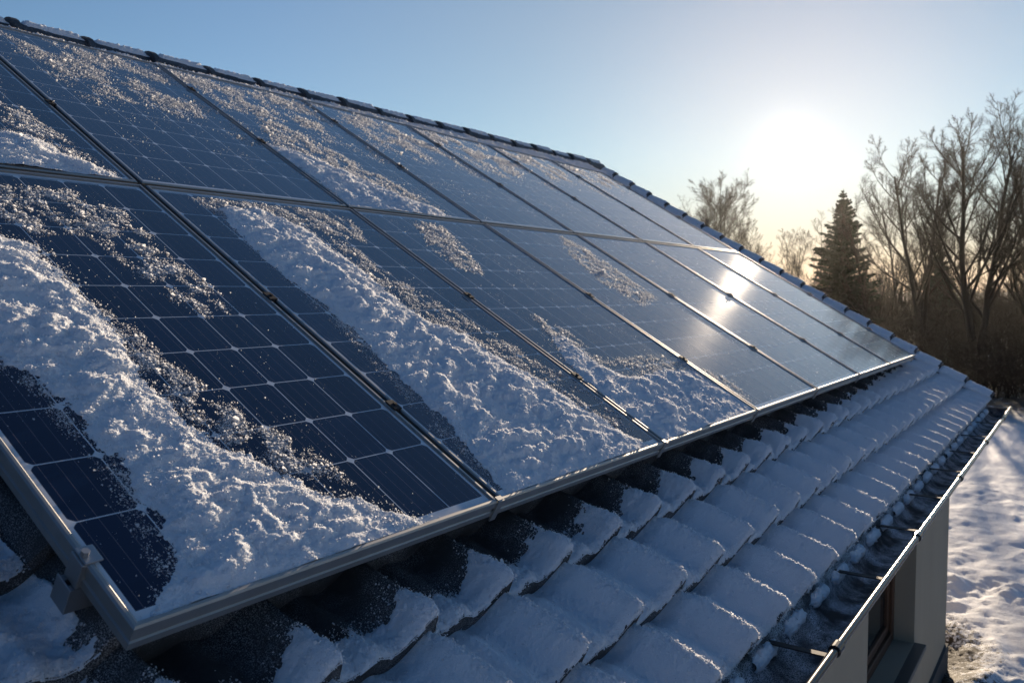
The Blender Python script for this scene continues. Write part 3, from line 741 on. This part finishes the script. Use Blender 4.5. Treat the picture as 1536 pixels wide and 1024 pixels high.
for c, n, rr_, lo in ((0, 4000, 0.0027, 2.9), (1, 15000, 0.0027, 2.62), (2, 15000, 0.0028, 2.7), (3, 12000, 0.0030, 2.75), (4, 11000, 0.0034, 2.75), (5, 7000, 0.0036, 2.85), (6, 5000, 0.0038, 2.95)):
    dust(None, n, rr_, 5.0, 0.10, raw=[(c+0.03, 3.41), (c+0.97, 3.41), (c+0.97, lo-0.15), (c+0.75, lo+0.15), (c+0.35, lo), (c+0.03, lo+0.45)], soft=0.20)
for c in range(7):        # stray specks everywhere
    dust(None, 450, 0.0016, 4.0, 0.12, raw=[(c+0.03, 0.03), (c+0.97, 0.03), (c+0.97, 1.74), (c+0.03, 1.74)])
    dust(None, 450, 0.0018, 4.0, 0.12, raw=[(c+0.03, 1.82), (c+0.97, 1.82), (c+0.97, 3.41), (c+0.03, 3.41)])
V, F = merge(dust_V)
o = mk('frost_dusting', V, F, M['frost']); o.matrix_world = RM
tag(o, 'thin frost and loose snow grains sprinkled over the dark panel glass', 'frost', None, 'stuff')

# ------------------------------------------------------------------ snow on the roof tiles
LEFT_BLOBS = [(*on_roof(20, 905, -0.15), 0.13), (*on_roof(-60, 860, -0.15), 0.14), (*on_roof(60, 1015, -0.15), 0.09), (*on_roof(-20, 770, -0.15), 0.10), (*on_roof(40, 960, -0.15), 0.06), (*on_roof(-150, 780, -0.15), 0.2)]
def roof_cover(h, u, k):
    w = wave(h)/0.078
    n1 = fbm(h*6, u*7, 91, 3); n2 = fbm(h*40, u*40, 93, 2)
    lim = -0.095+0.055*w+0.05*n1+0.025*n2+0.02*fbm(h*150, u*130, 95, 2)+0.035*np.maximum(h-4.5, 0)
    low = (lim-u)/0.075
    lb = np.full(np.shape(h), -1.0)
    for (bx, by, br) in LEFT_BLOBS: lb = np.maximum(lb, (br-np.hypot(h-bx, (u-by)))/0.07)
    left = np.where(h < 0.02, lb+0.9*n1+0.35*n2, -1e3)
    left = np.where(h < 0.02, np.maximum(left, np.where(h > -0.5, -1e3, low)), low) if k < 9 else np.where(h < 0.02, 0.2+n1, low)
    top = np.where(u > 3.42, 1.0+0.9*n1, -1e3)
    edge = np.where((h > 7.04), 1.0+1.2*n1, -1e3)
    return np.clip(np.maximum(np.maximum(left, top), edge), -0.6, 1.0)
for k in range(NK):
    u0 = LIP0+k*LIP_D
    segs = []
    if k <= 3: segs.append((-1.3, 2.6, 0.0045)); segs.append((2.6, 7.62, 0.0085))
    elif k <= 16: segs.append((-1.3, 0.0, 0.008)); segs.append((7.03, 7.62, 0.012))
    else: segs.append((-0.8, 7.62, 0.014))
    for (ha, hb, st) in segs:
        hs = np.arange(ha, hb+st*0.5, st); us = np.concatenate([u0+np.array([-0.004, -0.001, 0.003, 0.008, 0.014, 0.020]), np.linspace(u0+0.026, u0+LIP_D*1.06, int(LIP_D*1.06/st) if st < 0.01 else 18)])
        X, Y = np.meshgrid(hs, us, indexing='ij'); s = Y-u0
        cov = roof_cover(X, Y, k)
        ragged = 0.012+0.009*fbm(X*30, X*0+k, 101, 3)+0.006*perlin(X*120, X*0+k*2.2, 105)
        lipr = np.sqrt(np.clip((s-ragged*0.55+0.006)/0.024, 0, 1))
        T = (0.016+0.003*fbm(X*4, Y*4, 111, 2))*(1-0.92*smooth(0.76, 0.98, s/LIP_D))*np.clip(cov, 0, 1)**1.2*lipr
        T = T+np.clip(cov, 0, 1)*lipr*(0.0034*fbm(X*28, Y*20, 113, 3)+0.0034*fbm(X*95, Y*75, 117, 3, 0.65)+0.0014*perlin(X*240, Y*220, 119))
        T = T+np.clip(cov, 0, 1)*lipr*np.clip(wave(X)/0.078, 0, 1)**2*(0.0065*np.abs(fbm(X*75, Y*55, 121, 3, 0.6))+0.0025*perlin(X*190, Y*150, 123))
        # snow softens the tile profile a little
        base = tile_n(X, np.maximum(Y, u0+0.001), k)
        Z = np.where((cov > 0) & (lipr > 0), base+np.maximum(T, 0.0005), base-0.006)
        good = (cov > -0.05) & (lipr > 0.0)
        kc = good[1:, 1:] | good[:-1, 1:] | good[1:, :-1] | good[:-1, :-1]
        F = grid_faces(len(hs), len(us), kc)
        if not len(F): continue
        Yc = np.minimum(Y, ridge_u(X)-0.05)
        v, f = compact(np.stack([X, Yc, Z], 2).reshape(-1, 3), F)
        snow_parts.append((to_world(v), f))
        if st < 0.012:
            n = 26000 if st < 0.005 else 14000
            idx = rng.integers(0, X.size, n*5); cv = cov.ravel()[idx]; sv = s.ravel()[idx]
            crest = wave(X.ravel()[idx])/0.078
            pk = np.where((cv > -0.59) & (cv < 0.4), np.exp(-np.abs(cv)/0.22)*0.8, 0)+np.where((cv > 0) & (sv < 0.03), 0.7, 0)+np.where(cv > 0, 0.10+0.8*crest**3, 0)
            idx = idx[(rng.random(len(idx)) < pk) & (sv > -0.002)][:n]
            R = (0.0018 if st < 0.005 else 0.0024)*rng.lognormal(0, 0.4, len(idx))
            zz = np.maximum(Z, base).ravel()[idx]
            p = np.stack([X.ravel()[idx]+rng.normal(0, st, len(idx)), Yc.ravel()[idx]+rng.normal(0, st*0.5, len(idx)), zz+R*0.1], 1)
            gv, gf = flakes(p, R*0.72)
            flake_parts.append((to_world(gv), gf))
hs = np.arange(-0.9, 7.2, 0.012); vs_ = np.linspace(0, 1, 22)
X, Tt = np.meshgrid(hs, vs_, indexing='ij'); UA = 3.434; UB = ridge_u(X)-0.065
Y = UA+(UB-UA)*Tt
Z = -0.010-0.022*Tt+0.018*fbm(X*4, Y*9, 141, 3)+0.008*fbm(X*30, Y*30, 143, 3)-0.09*(1-smooth(0, 0.10, Tt))-0.05*smooth(0.86, 1.0, Tt)
snow_parts.append((to_world(np.stack([X, Y, Z], 2).reshape(-1, 3)), grid_faces(*X.shape)))
idx = rng.integers(0, X.size, 26000); idx = idx[(Tt.ravel()[idx] > 0.06)]
snow_parts.append(grains(to_world(np.stack([X.ravel()[idx], Y.ravel()[idx], Z.ravel()[idx]], 1)), 0.0035*rng.lognormal(0, 0.4, len(idx)), 0.9, 'oct'))
# little rolls of snow caught on the eave comb
for i in range(nt_tiles+1):
    hc = TILE_C+TILE_P*(i-5)-0.14
    if hc < H0+0.3 or hc > H1-0.1: continue
    aa = np.linspace(hc-0.098, hc+0.098, 34); th = np.radians(np.linspace(-70, 190, 22))
    A, B = np.meshgrid(aa, th, indexing='ij'); q = (A-hc-random.uniform(-0.01, 0.01))/(0.098*random.uniform(0.8, 1.0))
    R = 0.021*np.sqrt(np.clip(1-np.abs(q)**9, 0, 1))+(0.007*fbm(A*26, B*2+i, 131, 3)+0.003*fbm(A*90, B*6+i, 133, 2))*(np.abs(q) < 0.97)+0.002
    P = to_world(np.stack([A, LIP0-0.028-np.cos(B)*R, -0.182+np.sin(B)*R], 2).reshape(-1, 3))
    snow_parts.append((P, grid_faces(*A.shape)))
    n = 120; q2 = rng.integers(0, len(P), n); snow_parts.append(grains(P[q2], 0.0016*rng.lognormal(0, 0.4, n), 0.9, 'oct'))
nf = sum(len(f)*(2 if f.shape[1] == 4 else 1) for v, f in snow_parts)
V, F = merge(snow_parts+flake_parts)
o = mk('roof_snow', V, F, M['snow']); two_mats(o, nf)
tag(o, 'crusted snow blanket over the rolled clay roof tiles, bare beneath the panels', 'snow', None, 'stuff')

# ------------------------------------------------------------------ trees
def tubes(br):
    """list of (points, radii, sides) -> vertices, quads"""
    V = []; F = []; o = 0
    for pts, rad, k in br:
        pts = np.asarray(pts); n = len(pts); t = np.gradient(pts, axis=0); t /= np.linalg.norm(t, axis=1)[:, None]+1e-9
        ref = np.where(np.abs(t[:, 2:3]) > 0.9, np.array([[1.0, 0, 0]]), np.array([[0, 0, 1.0]]))
        a = np.cross(t, ref); a /= np.linalg.norm(a, axis=1)[:, None]+1e-9; b = np.cross(t, a)
        an = 2*np.pi*np.arange(k)/k
        v = pts[:, None]+(a[:, None]*np.cos(an)[None, :, None]+b[:, None]*np.sin(an)[None, :, None])*np.asarray(rad)[:, None, None]
        V.append(v.reshape(-1, 3)); i = np.arange((n-1)*k); r = i//k; c = i % k; c2 = (c+1) % k
        F.append(np.stack([r*k+c, r*k+c2, (r+1)*k+c2, (r+1)*k+c], 1)+o); o += n*k
    return np.concatenate(V), np.concatenate(F)
def bare_tree(seed, H, r0, fork=0.3, spread=1.0, n1=14, n2=8, n3=7, n4=4, stems=1, up=0.25):
    R = np.random.default_rng(seed); trunk = []; crown = []
    def grow(p, d, L, r, nseg, wob, upw, sides):
        pts = [p]; dd = d/np.linalg.norm(d)
        for i in range(nseg):
            dd = dd+R.normal(0, wob, 3)+np.array([0, 0, upw]); dd /= np.linalg.norm(dd); pts.append(pts[-1]+dd*L/nseg)
        return np.array(pts), np.linspace(r, r*0.28, nseg+1), sides
    def kids(par, n, t0, ang0, ang1, Lf, rf):
        pts, rad, _ = par; out = []; m = len(pts)-1
        Ltot = np.linalg.norm(np.diff(pts, axis=0), axis=1).sum()
        for i in range(n):
            t = t0+(1-t0)*((i+R.random())/n); q = t*m; j = min(int(q), m-1); f = q-j
            p = pts[j]*(1-f)+pts[j+1]*f; ax = pts[j+1]-pts[j]; ax /= np.linalg.norm(ax)+1e-9
            s = np.cross(ax, R.normal(0, 1, 3)); s /= np.linalg.norm(s)+1e-9
            a = math.radians(R.uniform(ang0, ang1)); d = ax*math.cos(a)+s*math.sin(a)
            rr = (rad[j]*(1-f)+rad[j+1]*f)*rf
            out.append((p, d, Ltot*Lf*(1.15-0.65*t)*R.uniform(0.7, 1.2), rr))
        return out
    tops = []
    for s in range(stems):
        d = np.array([R.normal(0, 0.05)+(0.16*(s-(stems-1)/2) if stems > 1 else 0), R.normal(0, 0.05)+R.uniform(-0.12, 0.12)*(stems > 1), 1.0])
        st = grow(np.array([0.12*s, 0.05*s, -0.2]), d, H*R.uniform(0.9, 1.0), r0*(1 if stems == 1 else 0.72), 14, 0.035, 0.03, 8)
        trunk.append(st)
        for a in kids(st, n1, fork, 22*spread, 52*spread, 0.46, 0.55):
            b1 = grow(*a[:3], max(a[3], 0.02), 9, 0.05, up*0.28, 5); (trunk if a[3] > r0*0.28 else crown).append(b1)
            for c in kids(b1, n2, 0.2, 22, 55, 0.45, 0.55):
                b2 = grow(*c[:3], max(c[3], 0.012), 6, 0.065, up*0.25, 4); crown.append(b2)
                for e in kids(b2, n3, 0.15, 20, 55, 0.48, 0.6):
                    b3 = grow(*e[:3], max(e[3], 0.0065), 4, 0.08, up*0.2, 3); crown.append(b3)
                    if n4:
                        for g_ in kids(b3, n4, 0.1, 20, 50, 0.75, 0.7):
                            crown.append(grow(*g_[:3], max(g_[3], 0.0038), 3, 0.12, 0.05, 3))
    return trunk, crown
def place_tree(name, label, px, D, tr, mats=('bark', 'bark'), group='bare trees behind the house', cat='tree', rot=0.0):
    x, y = ground_at(px, D); e = empty(name, (x, y, 0), (0, 0, rot)); tag(e, label, cat, group)
    v, f = tubes(tr[0]); mk('trunk', v, f, M[mats[0]], e); v, f = tubes(tr[1]); mk('crown', v, f, M[mats[1]], e); return e
place_tree('bare_tree', 'tall bare tree with two slender upright stems right of the spruce', 1388, 40, bare_tree(21, 9.8, 0.20, 0.25, 1.05, 17, 9, 8, 8, 2, 0.30))
place_tree('bare_tree', 'tallest broad bare tree with a fan of upright limbs near the right edge', 1468, 34, bare_tree(33, 9.8, 0.23, 0.22, 1.1, 18, 9, 8, 8, 2, 0.30))
place_tree('bare_tree', 'bare tree cut by the right picture edge', 1545, 36, bare_tree(45, 8.6, 0.18, 0.2, 1.1, 14, 9, 7, 8, 2, 0.30))
place_tree('bare_tree', 'small thin bare tree just right of the dark spruce', 1302, 47, bare_tree(52, 8.0, 0.11, 0.15, 1.0, 14, 8, 7, 5, 1, 0.25))
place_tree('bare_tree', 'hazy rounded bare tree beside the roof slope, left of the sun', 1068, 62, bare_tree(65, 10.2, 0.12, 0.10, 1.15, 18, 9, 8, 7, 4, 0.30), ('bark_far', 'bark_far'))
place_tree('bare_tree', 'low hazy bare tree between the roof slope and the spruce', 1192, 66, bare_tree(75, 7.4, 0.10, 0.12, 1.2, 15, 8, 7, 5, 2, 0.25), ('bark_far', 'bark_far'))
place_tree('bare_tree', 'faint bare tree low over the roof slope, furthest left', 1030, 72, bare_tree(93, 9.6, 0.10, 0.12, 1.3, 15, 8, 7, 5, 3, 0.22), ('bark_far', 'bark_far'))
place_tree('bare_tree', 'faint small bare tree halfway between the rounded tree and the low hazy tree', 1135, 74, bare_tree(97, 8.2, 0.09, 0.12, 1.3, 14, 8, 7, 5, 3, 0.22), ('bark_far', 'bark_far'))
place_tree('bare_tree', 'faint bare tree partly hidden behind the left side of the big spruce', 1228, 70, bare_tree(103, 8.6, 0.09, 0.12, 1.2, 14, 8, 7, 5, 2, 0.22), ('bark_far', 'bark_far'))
place_tree('bare_tree', 'slim bare tree with low crown standing in front of the tall twins', 1350, 52, bare_tree(88, 8.6, 0.10, 0.15, 0.9, 13, 8, 6, 5, 1, 0.35))

def spruce(seed, H, rb):
    R = np.random.default_rng(seed); br = [(np.array([(0, 0, -0.2), (0, 0, H*0.5), (0, 0, H*0.99)]), np.array([0.16, 0.09, 0.012])*H/8, 7)]
    qv = []; qf = []; o = 0
    z = 0.5
    while z < H*0.985:
        f = 1-z/H; L0 = rb*(f**0.95)*R.uniform(0.85, 1.1)+0.03
        for j in range(int(8+7*f)):
            a = R.uniform(0, 2*math.pi); L = L0*R.uniform(0.45, 1.2); d = np.array([math.cos(a), math.sin(a), 0])
            droop = -0.35*f+0.12; n = 7; t = np.linspace(0, 1, n)[:, None]
            pts = np.array([0, 0, z])+d*L*t+np.array([0, 0, 1.0])*(L*(droop*t+0.22*t*t))
            br.append((pts, np.linspace(0.022, 0.004, n), 3))
            m = int(26+70*L); tt = R.random(m)**0.75; side = R.normal(0, 1, (m, 3))*np.array([1, 1, 0.35])
            p = np.array([0, 0, z])+d*L*tt[:, None]+np.array([0, 0, 1.0])*(L*(droop*tt+0.22*tt*tt))[:, None]
            w = 0.26*L*(1-tt*0.7)[:, None]+0.012
            tip = p+side*w*0.55-np.array([0, 0, 0.09])*R.random((m, 1))+d*0.12*min(1.0, L)
            ww = np.cross(tip-p, R.normal(0, 1, (m, 3))); ww /= np.linalg.norm(ww, axis=1)[:, None]+1e-9; ww *= 0.020+0.030*R.random((m, 1))
            q = np.stack([p-ww, p+ww, tip+ww*0.7, tip-ww*0.7], 1); qv.append(q.reshape(-1, 3)); qf.append(np.arange(4*m).reshape(-1, 4)+o); o += 4*m
        z += R.uniform(0.07, 0.20)*(H/8)
    return br, (np.concatenate(qv), np.concatenate(qf))
def place_spruce(label, px, D, H, rb, seed):
    x, y = ground_at(px, D); e = empty('spruce_tree', (x, y, 0)); tag(e, label, 'tree', 'spruce trees')
    br, (qv, qf) = spruce(seed, H, rb); v, f = tubes(br); mk('trunk', v, f, M['bark'], e); mk('crown', qv, qf, M['needles'], e, smooth=False)
place_spruce('dark pointed spruce standing alone against the glow below the sun', 1262, 48, 9.0, 2.8, 5)
place_spruce('smaller dark spruce between the bare trunks right of the big spruce', 1408, 56, 6.4, 1.7, 6)

# the wood behind, one mass
def inst(v, f, x, y, s, rot, sz=1.0):
    c, s_ = math.cos(rot)*s, math.sin(rot)*s
    return np.stack([v[:, 0]*c-v[:, 1]*s_+x, v[:, 0]*s_+v[:, 1]*c+y, v[:, 2]*s*sz], 1), f
lows = []
for sd, H in ((201, 7.0), (202, 6.0), (203, 8.0)):
    a, b = bare_tree(sd, H, 0.11, 0.12, 1.0, 9, 6, 4, 2, 1, 0.3); lows.append(tubes(a+b))
wood = []
for i in range(150):
    px = random.uniform(1150, 1680); D = random.uniform(50, 110)
    if px < 1240: D = random.uniform(80, 120)
    x, y = ground_at(px, D); v, f = lows[i % 3]; wood.append(inst(v, f, x, y, random.uniform(0.6, 0.95), random.uniform(0, 6.28), random.uniform(0.7, 1.0)))
RB = np.random.default_rng(99); stems = []
for i in range(5200):
    px = RB.uniform(1130, 1720); near_ok = px > 1330
    D = (25+75*RB.random()**1.5) if near_ok else RB.uniform(44, 100)
    x, y = ground_at(px, D); hgt = (0.5+min(3.6, (D-20)*0.10)*RB.random())*(1.0 if px > 1240 else 0.8)
    lean = RB.normal(0, 0.22, 2); n = 4; t = np.linspace(0, 1, n)[:, None]
    b = np.array([x, y, -0.05])+np.array([lean[0]*hgt, lean[1]*hgt, hgt])*t+RB.normal(0, 0.05, (n, 3))
    stems.append((b, np.linspace(RB.uniform(0.012, 0.04), 0.006, n), 3))
    for j in range(8):
        q = b[1]+(b[3]-b[1])*RB.random(); d = RB.normal(0, 1, 3); d[2] = abs(d[2])*0.8+0.3; d *= hgt*0.28/np.linalg.norm(d)
        stems.append((np.array([q, q+d*0.55+RB.normal(0, 0.03, 3), q+d]), np.array([0.014, 0.010, 0.006]), 3))
wood.append(tubes(stems))
V, F = merge(wood)
o = mk('distant_wood', V, F, M['thicket']); tag(o, 'tangled dark brown wood and thicket behind the bare trees', 'wood', None, 'stuff')

# ------------------------------------------------------------------ haze: one even volume, bright towards the sun by forward scattering
hm = bpy.data.materials.new('haze'); hm.use_nodes = True; hn = hm.node_tree; hn.nodes.remove(hn.nodes['Principled BSDF'])
pv = hn.nodes.new('ShaderNodeVolumePrincipled'); pv.inputs['Color'].default_value = (0.95, 0.93, 0.90, 1); pv.inputs['Density'].default_value = 0.00011; pv.inputs['Anisotropy'].default_value = 0.80
hn.links.new(pv.outputs[0], hn.nodes['Material Output'].inputs['Volume'])
mb = MB(); mb.box((-170, -620, -2.0), (1100, 620, 13.5)); o = mb.build('haze', hm); tag(o, 'thin winter haze lit from behind by the low sun', 'haze', None, 'stuff')
